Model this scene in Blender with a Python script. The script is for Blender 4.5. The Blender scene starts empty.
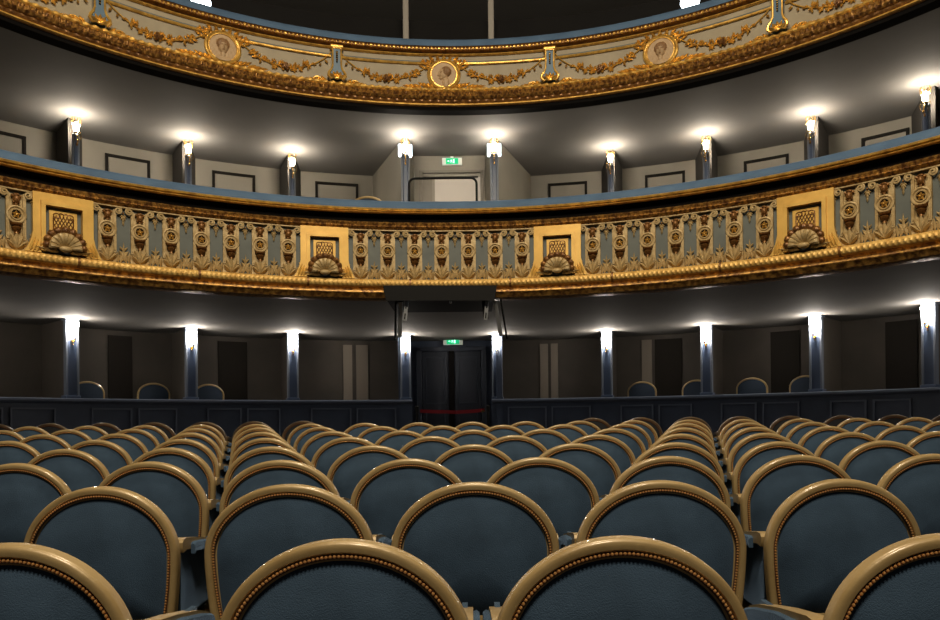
import bpy, math, random
from math import sin, cos, pi, sqrt, atan2, hypot, asin
from mathutils import Vector, Matrix
random.seed(7)
SC = bpy.context.scene
COL = SC.collection

# ------------------------------------------------------------------ camera maths
F = 760.0; TH = 0.0103; HX, HY = 470.0, 421.3; EYE = 1.08
def un(px, py):
    u = px - HX; v = HY - py
    return u*cos(TH) + v*sin(TH), -u*sin(TH) + v*cos(TH)
def at_d(px, py, d):
    u, v = un(px, py); return Vector((u*d/F, d, v*d/F + EYE))
def at_z(px, py, z):            # z measured from the eye
    u, v = un(px, py); d = F*z/v; return Vector((u*d/F, d, z + EYE))

# ------------------------------------------------------------------ mesh builder
class MB:
    def __init__(s): s.v = []; s.f = []; s.m = []; s.mi = 0
    def add(s, vs, fs):
        o = len(s.v); s.v += [tuple(p) for p in vs]
        for f in fs: s.f.append(tuple(i+o for i in f)); s.m.append(s.mi)
        return s
    def box(s, cx, cy, cz, sx, sy, sz, M=None):
        vs = [Vector((cx+a*sx/2, cy+b*sy/2, cz+c*sz/2)) for a in (-1,1) for b in (-1,1) for c in (-1,1)]
        if M: vs = [M @ p for p in vs]
        return s.add(vs, [(0,1,3,2),(4,6,7,5),(0,4,5,1),(2,3,7,6),(0,2,6,4),(1,5,7,3)])
    def rbox(s, cx, cy, cz, sx, sy, sz, b=.01, M=None):      # box with chamfered edges
        hx, hy, hz = sx/2, sy/2, sz/2; b = min(b, hx*.9, hy*.9, hz*.9)
        ring = lambda x, y, c: [(-x+c,-y),(x-c,-y),(x,-y+c),(x,y-c),(x-c,y),(-x+c,y),(-x,y-c),(-x,-y+c)]
        k = b*.6
        vs = []
        for (x, y, z) in ((hx-b,hy-b,-hz),(hx-k*.3,hy-k*.3,-hz+k*.7),(hx,hy,-hz+b),(hx,hy,hz-b),(hx-k*.3,hy-k*.3,hz-k*.7),(hx-b,hy-b,hz)):
            vs += [(cx+p, cy+q, cz+z) for p, q in ring(x, y, min(b, x*.8, y*.8))]
        if M: vs = [M @ Vector(p) for p in vs]
        fs = [tuple(range(7,-1,-1)), tuple(range(40,48))]
        for r in range(5):
            for i in range(8):
                j = (i+1) % 8; fs.append((r*8+i, r*8+j, r*8+8+j, r*8+8+i))
        return s.add(vs, fs)
    def prism(s, poly, z0, z1):
        n = len(poly)
        vs = [(x,y,z0) for x,y in poly] + [(x,y,z1) for x,y in poly]
        return s.add(vs, [tuple(range(n-1,-1,-1)), tuple(range(n,2*n))] + [(i,(i+1)%n,n+(i+1)%n,n+i) for i in range(n)])
    def tube(s, pts, r, n=8, closed=False, cap=True, sq=1.0):
        pts = [Vector(p) for p in pts]; N = len(pts); rr = r if isinstance(r, (list, tuple)) else [r]*N
        vs = []; up = None
        for i, p in enumerate(pts):
            a = pts[(i-1) % N] if (closed or i > 0) else p
            b = pts[(i+1) % N] if (closed or i < N-1) else p
            t = (b-a)
            t = t.normalized() if t.length > 1e-9 else Vector((0,0,1))
            if up is None: up = Vector((0,0,1)) if abs(t.z) < .9 else Vector((0,1,0))
            x = t.cross(up)
            if x.length < 1e-6: x = t.cross(Vector((1,0,0)))
            x.normalize(); y = x.cross(t).normalized(); up = y
            for k in range(n):
                an = 2*pi*k/n; vs.append(p + x*cos(an)*rr[i] + y*sin(an)*rr[i]*sq)
        fs = []
        for i in range(N if closed else N-1):
            j = (i+1) % N
            for k in range(n):
                l = (k+1) % n; fs.append((i*n+k, i*n+l, j*n+l, j*n+k))
        if cap and not closed: fs += [tuple(range(n-1,-1,-1)), tuple((N-1)*n+k for k in range(n))]
        return s.add(vs, fs)
    def ball(s, c, r, nu=8, nv=5, sc=(1,1,1), M=None):
        vs = []; fs = []
        for j in range(1, nv):
            a = pi*j/nv
            for i in range(nu):
                b = 2*pi*i/nu; vs.append(Vector((c[0]+r*sc[0]*sin(a)*cos(b), c[1]+r*sc[1]*sin(a)*sin(b), c[2]+r*sc[2]*cos(a))))
        vs += [Vector((c[0],c[1],c[2]+r*sc[2])), Vector((c[0],c[1],c[2]-r*sc[2]))]
        if M: vs = [M @ p for p in vs]
        T = (nv-1)*nu
        for j in range(nv-2):
            for i in range(nu):
                k = (i+1) % nu; fs.append((j*nu+i, (j+1)*nu+i, (j+1)*nu+k, j*nu+k))
        for i in range(nu):
            k = (i+1) % nu; fs += [(T, i, k), (T+1, (nv-2)*nu+k, (nv-2)*nu+i)]
        return s.add(vs, fs)
    def lathe(s, prof, c=(0,0,0), n=16):
        vs = []; fs = []; P = len(prof)
        for k in range(n):
            a = 2*pi*k/n
            for r, z in prof: vs.append((c[0]+r*cos(a), c[1]+r*sin(a), c[2]+z))
        for k in range(n):
            l = (k+1) % n
            for i in range(P-1): fs.append((k*P+i, l*P+i, l*P+i+1, k*P+i+1))
        fs += [tuple(k*P for k in range(n-1,-1,-1)), tuple(k*P+P-1 for k in range(n))]
        return s.add(vs, fs)
    # ornaments in the local plane: x along, y = -out (towards the viewer is -y), z up
    def plate(s, poly, y0, y1):          # poly of (x,z); slab from y0 (front, smaller) to y1
        n = len(poly)
        vs = [(x,y0,z) for x,z in poly] + [(x,y1,z) for x,z in poly]
        return s.add(vs, [tuple(range(n)), tuple(range(2*n-1,n-1,-1))] + [(i,n+i,n+(i+1)%n,(i+1)%n) for i in range(n)])
    def leaf(s, x, z, ang, L, W, out=.012, y=-.004, lift=0.0):
        # pointed leaf with a raised midrib, base at (x,z), pointing at ang from +x
        ca, sa = cos(ang), sin(ang)
        P = [(0,0,.2),(.3,.5,.35),(.62,.42,.25),(1,0,0),(.62,-.42,.25),(.3,-.5,.35)]
        vs = []
        for t, w, h in P:
            vs.append((x+ca*t*L-sa*w*W, y-h*out*.5-lift*t, z+sa*t*L+ca*w*W))
        vs.append((x+ca*.35*L, y-out-lift*.4, z+sa*.35*L)); vs.append((x+ca*.7*L, y-out*.8-lift*.7, z+sa*.7*L))
        vs.append((x+ca*.4*L, y+.012, z+sa*.4*L))
        fs = [(0,6,1),(1,6,7,2),(2,7,3),(3,7,4),(4,7,6,5),(5,6,0)]
        fs += [(1,8,0),(2,8,1),(3,8,2),(4,8,3),(5,8,4),(0,8,5)]
        return s.add(vs, fs)
    def torus(s, cx, cz, rx, rz, t, y=0, n=28, m=8, out=1.0):
        vs = []; fs = []
        for i in range(n):
            a = 2*pi*i/n
            for k in range(m):
                b = 2*pi*k/m
                vs.append((cx+(rx+t*cos(b))*cos(a), y-t*out*sin(b), cz+(rz+t*cos(b))*sin(a)))
        for i in range(n):
            j = (i+1) % n
            for k in range(m):
                l = (k+1) % m; fs.append((i*m+k, i*m+l, j*m+l, j*m+k))
        return s.add(vs, fs)
    def obj(s, name, mats, parent=None, loc=(0,0,0), rz=0, smooth=True, angle=38):
        me = bpy.data.meshes.new(name); me.from_pydata(s.v, [], s.f); me.update()
        if not isinstance(mats, (list, tuple)): mats = [mats]
        for m in mats: me.materials.append(m)
        if len(mats) > 1: me.polygons.foreach_set('material_index', s.m)
        import bmesh
        bm = bmesh.new(); bm.from_mesh(me); bmesh.ops.recalc_face_normals(bm, faces=bm.faces)
        if smooth:
            for f in bm.faces: f.smooth = True
            lim = math.radians(angle)
            for e in bm.edges:
                if len(e.link_faces) == 2 and e.calc_face_angle(0) > lim: e.smooth = False
        bm.to_mesh(me); bm.free()
        o = bpy.data.objects.new(name, me); COL.objects.link(o)
        o.location = loc; o.rotation_euler = (0,0,rz)
        if parent: o.parent = parent
        return o

def tag(o, label=None, cat=None, group=None, kind=None):
    if label: o['label'] = label
    if cat: o['category'] = cat
    if group: o['group'] = group
    if kind: o['kind'] = kind
    return o
def empty(name, loc, rz=0, **k):
    o = bpy.data.objects.new(name, None); COL.objects.link(o); o.location = loc; o.rotation_euler = (0,0,rz)
    o.empty_display_size = .1
    return tag(o, **k)
def struct(mb, name, mat, **k): return tag(mb.obj(name, mat, **k), kind='structure')
def copy_tree(o, parent=None):
    c = o.copy(); COL.objects.link(c)
    if parent: c.parent = parent
    for ch in list(o.children): copy_tree(ch, c)
    return c

# ------------------------------------------------------------------ materials
def mat(name, col, rough=.5, metal=0, noise=None, bump=None, coat=0, sheen=0, emit=None, spec=.5):
    m = bpy.data.materials.new(name); m.use_nodes = True; nt = m.node_tree; N = nt.nodes; L = nt.links
    b = N['Principled BSDF']
    b.inputs['Base Color'].default_value = (*col, 1); b.inputs['Roughness'].default_value = rough
    b.inputs['Metallic'].default_value = metal; b.inputs['Coat Weight'].default_value = coat
    b.inputs['Sheen Weight'].default_value = sheen; b.inputs['Sheen Tint'].default_value = (.40,.62,1,1); b.inputs['Sheen Roughness'].default_value = .35; b.inputs['Specular IOR Level'].default_value = spec
    tc = N.new('ShaderNodeTexCoord')
    if noise:
        col2, sc, lo, hi = noise
        n = N.new('ShaderNodeTexNoise'); n.inputs['Scale'].default_value = sc; n.inputs['Detail'].default_value = 5
        L.new(tc.outputs['Object'], n.inputs['Vector'])
        r = N.new('ShaderNodeMapRange'); r.inputs[1].default_value = lo; r.inputs[2].default_value = hi
        L.new(n.outputs['Fac'], r.inputs[0])
        x = N.new('ShaderNodeMix'); x.data_type = 'RGBA'; x.inputs[6].default_value = (*col,1); x.inputs[7].default_value = (*col2,1)
        L.new(r.outputs[0], x.inputs[0]); L.new(x.outputs[2], b.inputs['Base Color'])
    if bump:
        sc, st = bump
        n = N.new('ShaderNodeTexNoise'); n.inputs['Scale'].default_value = sc; n.inputs['Detail'].default_value = 3
        L.new(tc.outputs['Object'], n.inputs['Vector'])
        u = N.new('ShaderNodeBump'); u.inputs['Strength'].default_value = st; u.inputs['Distance'].default_value = .01
        L.new(n.outputs['Fac'], u.inputs['Height']); L.new(u.outputs[0], b.inputs['Normal'])
    if emit:
        b.inputs['Emission Color'].default_value = (*emit[0],1); b.inputs['Emission Strength'].default_value = emit[1]
    return m
M = dict(
 wood = mat('gilt_wood', (.42,.30,.135), .38, .1, ((.33,.225,.092), 9, .35, .7), (60,.08), coat=.25),
 velvet = mat('blue_velvet', (.054,.094,.148), .85, 0, ((.028,.050,.080), 7, .35, .75), (350,.35), sheen=.55, spec=.2),
 groove = mat('brown_braid', (.11,.042,.018), .8),
 nail = mat('brass_nail', (.95,.50,.17), .3, .6),
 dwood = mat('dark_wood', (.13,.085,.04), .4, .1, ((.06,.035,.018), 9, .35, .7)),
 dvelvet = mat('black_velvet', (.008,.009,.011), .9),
 padblue = mat('rail_velvet', (.088,.155,.255), .75, 0, ((.06,.11,.19), 3, .3, .7), (200,.15), sheen=.2, spec=.3),
 gilt = mat('gilt', (.88,.54,.12), .30, .55, ((.45,.235,.05), 14, .35, .7), (45,.25)),
 giltflat = mat('gilt_paint', (.86,.55,.14), .42, .25, ((.68,.40,.09), 6, .3, .7), (50,.1)),
 giltsoft = mat('gilt_soft', (.84,.55,.17), .5, .3, ((.60,.34,.08), 14, .35, .7), (45,.2)),
 giltleaf = mat('gilt_leaf', (.46,.24,.055), .4, .5, ((.12,.05,.015), 22, .36, .6), (60,.4)),
 giltmid = mat('gilt_antique', (.55,.30,.07), .4, .5, ((.16,.07,.02), 22, .38, .6), (60,.4)),
 giltdark = mat('dark_gilt', (.30,.14,.035), .4, .4, ((.12,.05,.015), 18, .35, .65), (60,.4)),
 stone = mat('gilded_stucco', (.56,.42,.21), .5, .15, ((.36,.24,.09), 16, .3, .7), (60,.25)),
 teal = mat('teal_paint', (.130,.145,.130), .6, 0, ((.095,.107,.098), 5, .3, .7)),
 cream = mat('cream_stucco', (.37,.315,.215), .6, 0, ((.29,.245,.17), 4, .3, .7)),
 relief = mat('portrait_stucco', (.50,.35,.20), .6, 0, ((.42,.28,.15), 9, .3, .7)),
 hair = mat('portrait_hair_shade', (.24,.13,.055), .6),  # shading of hair, eyes and mouth painted darker onto the relief
 conblue = mat('console_blue', (.10,.17,.24), .5),
 soffit = mat('soffit_plaster', (.19,.182,.170), .85, 0, ((.165,.158,.149), 1.3, .3, .7), spec=.12),
 black = mat('black_band', (.006,.005,.0045), .8, spec=.1),
 wall = mat('box_wall', (.17,.15,.12), .7, 0, ((.14,.125,.10), 2, .3, .7)),
 uwall = mat('upper_wall', (.215,.195,.155), .7, 0, ((.19,.172,.136), 2, .3, .7)),
 pier = mat('pier_paint', (.045,.041,.036), .8, spec=.2),
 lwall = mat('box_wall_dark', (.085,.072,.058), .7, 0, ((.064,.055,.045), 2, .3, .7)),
 lpil = mat('box_wall_light', (.24,.205,.165), .7),
 ldoor = mat('box_door', (.022,.019,.016), .8, spec=.15),
 frame = mat('panel_moulding', (.012,.010,.008), .8, spec=.1),
 navy = mat('navy_paint', (.038,.054,.090), .5, 0, ((.029,.041,.070), 4, .3, .7)),
 navy2 = mat('navy_trim', (.085,.105,.150), .45),
 pillar = mat('pillar_blue', (.060,.088,.155), .42),
 pillar2 = mat('pillar_trim', (.13,.155,.20), .45),
 floor = mat('floor_boards', (.035,.024,.016), .5, 0, ((.02,.014,.01), 6, .3, .7)),
 dark = mat('dark_wall', (.009,.008,.007), .9, 0, ((.006,.005,.005), 2, .3, .7)),
 band = mat('upper_band', (.026,.022,.018), .8),
 post = mat('pale_post', (.36,.33,.29), .6),
 metal = mat('dark_metal', (.006,.006,.006), .6, 0, spec=.15),
 steel = mat('grey_steel', (.30,.31,.32), .45, .5),
 brass = mat('brass', (.75,.45,.13), .25, .9),
 bulb = mat('lamp_glass', (.9,.95,1), .3, 0, emit=((.80,.92,1.0), 9)),
 bulb1 = mat('lit_glass', (.9,.93,1), .3, 0, emit=((1.0,.90,.78), 145)),
 bulb2 = mat('lit_globe', (.9,.93,1), .3, 0, emit=((1.0,.88,.72), 380)),
 doorblue = mat('door_navy', (.014,.019,.031), .6),
 doortrim = mat('door_navy_trim', (.026,.033,.050), .5),
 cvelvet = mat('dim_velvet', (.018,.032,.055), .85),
 white = mat('white_plastic', (.75,.78,.74), .4),
 green = mat('exit_green', (.0,.25,.10), .4, emit=((.0,.42,.16), 1.1)),
 pict = mat('exit_white', (.8,1,.9), .4, emit=((.45,1.0,.75), 1.6)),
 red = mat('red_belt', (.30,.006,.014), .6),
 dome = mat('dome_plaster', (.30,.26,.20), .8),
)

# ------------------------------------------------------------------ curves of the house
class Arc:
    def __init__(s, cx, cy, R): s.c = (cx, cy); s.R = R
    def p(s, th, out=0, z=0):
        r = s.R - out; return Vector((s.c[0]+r*sin(th), s.c[1]+r*cos(th), z))
    def th_px(s, px, py=250):            # angle where the sight line through this pixel meets the curve
        u, _ = un(px, py); k = u/F
        # (k d - cx)^2 + (d - cy)^2 = R^2
        a = k*k+1; b = -2*(k*s.c[0]+s.c[1]); c = s.c[0]**2+s.c[1]**2-s.R**2
        d = (-b+sqrt(b*b-4*a*c))/(2*a); return atan2(k*d-s.c[0], d-s.c[1])
B1 = Arc(-.209, 3.345, 5.662)
B2 = Arc(-.09, 4.81, 6.25)
PL = Arc(-.015, 5.762, 7.395)
BW = Arc(-.015, 5.762, 8.35)
UW = Arc(0.0, 4.49, 9.80)

def sweep(mb, arc, a0, a1, prof, step=.12, mod=None, closed=True):
    """prof: list of (out, z) in absolute z. mod(s, i) -> (dout, dz)"""
    n = max(2, int(abs(a1-a0)*arc.R/step)); P = len(prof); vs = []; fs = []
    for j in range(n+1):
        th = a0+(a1-a0)*j/n; s = th*arc.R
        for i, (o, z) in enumerate(prof):
            do, dz = mod(s, i) if mod else (0, 0)
            vs.append(arc.p(th, o+do, z+dz))
    for j in range(n):
        for i in range(P if closed else P-1):
            k = (i+1) % P; fs.append((j*P+i, j*P+k, (j+1)*P+k, (j+1)*P+i))
    if closed: fs += [tuple(range(P)), tuple(n*P+i for i in range(P-1,-1,-1))]
    mb.add(vs, fs); return mb
def ring_slab(mb, A, B, a0, a1, z0, z1, n=72, oA=0):
    vs = []; fs = []
    for j in range(n+1):
        th = a0+(a1-a0)*j/n
        p, q = A.p(th, oA), B.p(th)
        vs += [(p.x,p.y,z0),(q.x,q.y,z0),(q.x,q.y,z1),(p.x,p.y,z1)]
    for j in range(n):
        for i in range(4):
            k = (i+1) % 4; fs.append((j*4+i, j*4+k, j*4+4+k, j*4+4+i))
    fs += [(0,1,2,3), (n*4+3,n*4+2,n*4+1,n*4)]
    return mb.add(vs, fs)
def bent(arc, mb, x, z=None):       # bend local x along the arc, in place (origin on the arc at local 0)
    out = []
    for (lx, ly, lz) in mb.v:
        t = lx/arc.R; r = arc.R+ly
        out.append((r*sin(t), r*cos(t)-arc.R, lz))
    mb.v = out; return mb
AR = 1.45

# ------------------------------------------------------------------ shell
mb = MB(); 
mb.add([(-11,-4,-.004+(-5.4)*.0332),(11,-4,-.004-5.4*.0332),(11,15,-.004+13.6*.0332),(-11,15,-.004+13.6*.0332),
        (-11,-4,-.6),(11,-4,-.6),(11,15,-.6),(-11,15,-.6)],
       [(0,1,2,3),(7,6,5,4),(0,4,5,1),(1,5,6,2),(2,6,7,3),(3,7,4,0)])
struct(mb, 'floor', M['floor'], smooth=False)
def floor_z(y): return -.004+(y-1.404)*.0332
Z1 = 1.49+EYE      # underside of the first balcony
Z2 = 4.58+EYE      # underside of the second balcony
BF = 2.96          # floor of the first balcony
struct(ring_slab(MB(), B1, UW, -AR, AR, Z1, BF-.02, oA=-.10), 'ceiling', M['soffit'])
struct(ring_slab(MB(), B2, UW, -AR, AR, Z2, Z2+.35, oA=-.15), 'ceiling', M['soffit'])
struct(ring_slab(MB(), PL, BW, -AR, AR, floor_z(14)-.2, .86, oA=-.1), 'floor', M['floor'])
# back walls
mb = MB(); sweep(mb, UW, -AR, AR, [(0,BF),(0,Z2),(-.2,Z2),(-.2,BF)]); struct(mb, 'wall_back', M['uwall'])
mb = MB(); sweep(mb, UW, -AR, AR, [(0,Z2+.35),(0,8.6),(-.2,8.6),(-.2,Z2+.35)]); struct(mb, 'wall_top', M['dark'])
mb = MB(); sweep(mb, UW, -1.2, 1.2, [(.04,6.3),(.04,7.02),(-.02,7.02),(-.02,6.3)]); struct(mb, 'trim_1', M['band'])
mb = MB(); mb.prism([(13*cos(2*pi*i/64), 4+13*sin(2*pi*i/64)) for i in range(64)], 9.6, 9.8); struct(mb, 'ceiling', M['dome'])
gapL, gapR = PL.th_px(412, 400), PL.th_px(492, 400)
for nm, a0, a1 in (('wall_left', -AR, gapL), ('wall_right', gapR, AR)):
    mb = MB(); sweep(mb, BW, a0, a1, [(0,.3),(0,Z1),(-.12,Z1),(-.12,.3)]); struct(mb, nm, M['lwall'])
# pale and dark bays of the box walls (doors and pilasters)
def bay(px0, px1, name, m, z0=.86, z1=Z1-.08, out=.02, arc=BW):
    mb = MB(); a0, a1 = arc.th_px(px0, 360), arc.th_px(px1, 360)
    sweep(mb, arc, a0, a1, [(out,z0),(out,z1),(-.01,z1),(-.01,z0)], .05)
    return struct(mb, name, m)
nd = 0
for a, b in ((108,132),(218,247),(655,682),(771,800),(886,918)):
    nd += 1
    d = bay(a, b, 'door_%d' % nd, M['ldoor'])
for k, (a, b) in enumerate(((343,352),(356,368),(540,548),(551,558),(48,52),(642,652))):
    bay(a, b, 'trim_%d' % (k+2), M['lpil'], out=.03)

# ------------------------------------------------------------------ parapet of the ground-floor boxes
ZB = .378+EYE
pil_px = [(70,319.5),(190,327.5),(292,332.5),(405,335.5),(497,335.5),(607,331),(707,325),(817,316),(931,303)]
pil_th = [PL.th_px(a, 330) for a, b in pil_px]
sides = []
for side, a0, a1, lab in ((-1, -AR, gapL, 'left'), (1, gapR, AR, 'right')):
    root = empty('box_parapet', PL.p((gapL if side < 0 else gapR), 0, floor_z(13)),
                 label='dark navy panelled box parapet %s of the centre door behind the seats' % lab, cat='parapet', group='panelled parapets of the lower boxes')
    off = -Vector(root.location)
    def part(mb, name, m, parent=root, off=off, **k): return mb.obj(name, m, parent, loc=off, **k)
    mb = MB(); sweep(mb, PL, a0, a1, [(.10,floor_z(11.5)-.1),(.10,ZB-.06),(-.10,ZB-.06),(-.10,floor_z(11.5)-.1)]); part(mb, 'parapet_wall', M['navy'])
    mb = MB(); sweep(mb, PL, a0, a1, [(.13,ZB-.055),(.15,ZB-.04),(.15,ZB-.012),(.12,ZB),(-.12,ZB),(-.14,ZB-.02),(-.14,ZB-.06),(.11,ZB-.075)]); part(mb, 'ledge', M['navy2'])
    # panels
    ths = [t for t in pil_th if (t < 0) == (side < 0)]
    ths = sorted(ths)
    if side < 0: ths = [ths[0]-.235*2, ths[0]-.235] + ths[:-1] + [gapL+.0]
    else: ths = [gapR] + ths[1:] + [ths[-1]+.235, ths[-1]+.47]
    for t0, t1 in zip(ths[:-1], ths[1:]):
        w = (t1-t0); m0 = t0+w*.14; m1 = t1-w*.14; mid = (m0+m1)/2
        for p0, p1 in ((m0, mid-.006), (mid+.006, m1)):
            mb = MB(); zt, zb = ZB-.135, ZB-.75
            g = .022/PL.R
            for (q0, q1, z0, z1) in ((p0,p1,zt-.022,zt),(p0,p1,zb,zb+.022),(p0,p0+g,zb,zt),(p1-g,p1,zb,zt)):
                sweep(mb, PL, q0, q1, [(.115,z0),(.115,z1),(.09,z1),(.09,z0)], .08)
            part(mb, 'panel_moulding', M['navy2'])

# pillars, sconces and partitions between the boxes
lamp_pts = []
def lower_pillar(i, th):
    root = empty('box_pillar', PL.p(th, 0, ZB), rz=-th, label=None, cat='pillar', group='navy pillars of the lower boxes')
    h = Z1-ZB
    mb = MB(); mb.rbox(0, 0, h/2, .13, .13, h, .006); mb.obj('shaft', M['pillar'], root)
    mb = MB()
    for s in (-1, 1): mb.rbox(s*.075, -.035, h/2, .028, .09, h-.01, .005)
    mb.obj('edge_trim', M['pillar2'], root)
    mb = MB(); mb.rbox(0, -.01, .02, .20, .17, .04, .006); mb.obj('base', M['pillar'], root)
    mb = MB(); mb.rbox(0, -.01, h-.012, .19, .165, .024, .006); mb.obj('capital', M['pillar2'], root)
    return root
names9 = ['leftmost of all','second from the left','third from the left','just left of the centre door','just right of the centre door',
          'second right of the centre door','third right of the centre door','second from the right','rightmost of all','unseen past the left edge','unseen past the right edge']
def make_sconce():
    root = empty('wall_sconce', (0,0,0))
    mb = MB(); mb.ball((0,-.012,0), .022, 10, 6, (1,.5,1.5)); mb.ball((0,-.012,-.045), .012, 8, 5); mb.obj('back_plate', M['brass'], root)
    mb = MB(); mb.tube([(0,-.015,0),(0,-.045,-.022),(.0,-.075,-.022),(0,-.09,.0),(0,-.09,.03)], .006, 8)
    mb.tube([(0,-.015,.0),(.02,-.04,.02),(.012,-.06,.035)], .004, 6); mb.obj('arm', M['brass'], root)
    mb = MB(); mb.lathe([(.001,.0),(.017,.004),(.02,.012),(.011,.018),(.011,.03),(.001,.031)], (0,-.09,.028), 12); mb.obj('candle_cup', M['brass'], root)
    mb = MB(); mb.lathe([(.001,0),(.02,.008),(.034,.05),(.042,.12),(.050,.19),(.044,.2),(.001,.19)], (0,-.09,.055), 14)
    mb.obj('lamp_glass', M['bulb1'], root)
    return root
scon = make_sconce(); first = True
def point(name, loc, e, col, r=.035):
    l = bpy.data.lights.new(name, 'POINT'); l.energy = e; l.color = col; l.shadow_soft_size = r
    o = bpy.data.objects.new(name, l); COL.objects.link(o); o.location = loc; return o
LE = 30.0
for i, th in enumerate(pil_th+[pil_th[0]-.235, pil_th[-1]+.235]):  # last two, out of view, are added to light the end bays
    r = lower_pillar(i, th); r['label'] = 'narrow navy pillar of the lower boxes, ' + names9[i]
    s = scon if first else copy_tree(scon); first = False
    s.location = PL.p(th, .08, ZB+.80); s.rotation_euler = (0,0,-th)
    tag(s, 'lit glass and brass sconce on the lower box pillar, ' + names9[i], 'wall lamp', 'wall lamps on the lower box pillars')
    # partition behind the pillar
    if i not in (3, 4):
        mb = MB(); a = PL.p(th, -.07); b = BW.p(th, .0); t = Vector((cos(th), -sin(th), 0))*.03
        mb.prism([(a-t)[:2], (b-t)[:2], (b+t)[:2], (a+t)[:2]], .86, Z1); struct(mb, 'partition_wall', M['lwall'], smooth=False)

# ------------------------------------------------------------------ centre entrance
DY = 14.02
xl, xr = -1.12, .46
mb = MB()
for x in (xl, xr):   # side cheeks of the passage
    s = -1 if x == xl else 1
    mb.box(x+s*.05, 13.55, (Z1+.2)/2, .1, 1.05, Z1-.2)
struct(mb, 'wall_passage', M['navy'], smooth=False)
mb = MB(); mb.box((xl+xr)/2, DY+.08, (Z1+.2)/2, xr-xl+.2, .16, Z1-.2); struct(mb, 'wall_entrance', M['navy'], smooth=False)
root = empty('door_6', ((xl+xr)/2, DY-.03, floor_z(14)), label='dark navy double door below the lower exit sign', cat='door')
root['kind'] = 'structure'
mb = MB(); H = 2.02
for s in (-1, 1): mb.rbox(s*.60, 0, H/2, .10, .07, H, .01)
mb.rbox(0, 0, H-.02, 1.3, .07, .08, .01); mb.obj('door_frame', M['doortrim'], root)
mbk = MB(); mbk.box(0, .02, H/2, .10, .05, H-.08); mbk.obj('meeting_gap', M['black'], root)
for s in (-1, 1):
    mb = MB(); mb.rbox(s*.30, .01, (H-.06)/2, .48, .05, H-.08, .006); lf = mb.obj('door_leaf', M['doorblue'], root)
    mb = MB()
    for z0, z1 in ((.15,.85),(1.0,1.85)):
        for (cx, cz, sx, sz) in ((s*.30,z0,.34,.02),(s*.30,z1,.34,.02),(s*.30-.17,(z0+z1)/2,.02,z1-z0),(s*.30+.17,(z0+z1)/2,.02,z1-z0)):
            mb.rbox(cx, -.018, cz, sx, .012, sz, .003)
    mb.obj('leaf_panel', M['doortrim'], lf)
    mb = MB(); mb.tube([(s*.09,-.02,.95),(s*.09,-.06,.95),(s*.09,-.06,1.08),(s*.09,-.02,1.08)], .008, 8); mb.obj('pull_handle', M['metal'], lf)

# exit signs with a running figure, a doorway and an arrow
def exit_sign(loc, w, lab):
    root = empty('exit_sign', loc, label=lab, cat='exit sign', group='green exit signs')
    h = w*.36
    mb = MB(); mb.rbox(0, .02, 0, w, .05, h, .006); mb.obj('housing', M['white'], root)
    mb = MB(); mb.box(0, -.008, 0, w*.62, .006, h*.82); pn = mb.obj('green_panel', M['green'], root)
    mb = MB(); u = h*.33
    u *= .88; y0, y1 = -.014, -.0105
    # figure
    mb.ball((-u*.35,-.012,u*.62), u*.17, 10, 5, (1,.1,1))
    mb.plate([(-u*.55,u*.38),(-u*.2,u*.42),(-u*.15,-u*.1),(-u*.5,-u*.08)], y0, y1)
    for p in ([(-u*.2,u*.35),(u*.18,u*.1),(u*.12,0),(-u*.22,u*.18)], [(-u*.55,u*.35),(-u*.95,u*.05),(-u*.88,-u*.05),(-u*.5,u*.15)],
              [(-u*.35,-u*.05),(-u*.15,-u*.1),(u*.12,-u*.42),(u*.05,-u*.85),(-u*.1,-u*.85),(-u*.05,-u*.45)], [(-u*.5,-u*.05),(-u*.32,-u*.1),(-u*.6,-u*.6),(-u*1.0,-u*.72),(-u*1.0,-u*.58),(-u*.7,-u*.5)]):
        mb.plate(p, y0, y1)
    mb.plate([(u*.5,-u*.9),(u*1.15,-u*.9),(u*1.15,u*.9),(u*.5,u*.9)], y0, y1)        # doorway
    mb.plate([(-u*2.3,-u*.12),(-u*1.75,-u*.12),(-u*1.75,-u*.45),(-u*1.25,0),(-u*1.75,u*.45),(-u*1.75,u*.12),(-u*2.3,u*.12)], y0, y1)
    mb.obj('running_figure_and_arrow', M['pict'], pn, smooth=False)
    mb = MB(); mb.box(0, .02, h/2+.012, .05, .02, .03); mb.obj('bracket', M['white'], root)
    return root
exit_sign(at_d(453, 341.3, 13.9), .36, 'green lit exit sign above the navy double door')
exit_sign(at_d(452, 161.3, 13.05), .34, 'green lit exit sign over the upper balcony door')

# belt barrier
for px, lab in ((417, 'left'), (488, 'right')):
    p = at_d(px, 412, 12.75); fz = floor_z(12.75)
    root = empty('barrier_post', (p.x, p.y, fz), label='slim black barrier post at the %s end of the red belt' % lab, cat='barrier post', group='posts of the belt barrier')
    mb = MB(); mb.lathe([(.001,0),(.15,0),(.15,.015),(.05,.03),(.001,.031)], n=20); mb.obj('base', M['metal'], root)
    mb = MB(); mb.lathe([(.022,.03),(.022,.86),(.001,.861)], n=12); mb.obj('pole', M['metal'], root)
    mb = MB(); mb.lathe([(.001,.86),(.032,.862),(.034,.96),(.02,.975),(.001,.976)], n=12); mb.obj('head', M['metal'], root)
a = at_d(420, 411, 12.75); b = at_d(484.5, 410, 12.75)
root = empty('belt_barrier', a, label='red belt stretched across in front of the navy double door', cat='barrier belt')
mb = MB(); n = 14; vs = []
for i in range(n+1):
    t = i/n; p = a.lerp(b, t); sag = -.035*4*t*(1-t)*(.6 if t < .5 else .8)
    for dy in (-.002, .002):
        for dz in (-.028, .028): vs.append((p.x-a.x, dy, p.z-a.z+sag+dz))
fs = []
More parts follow.
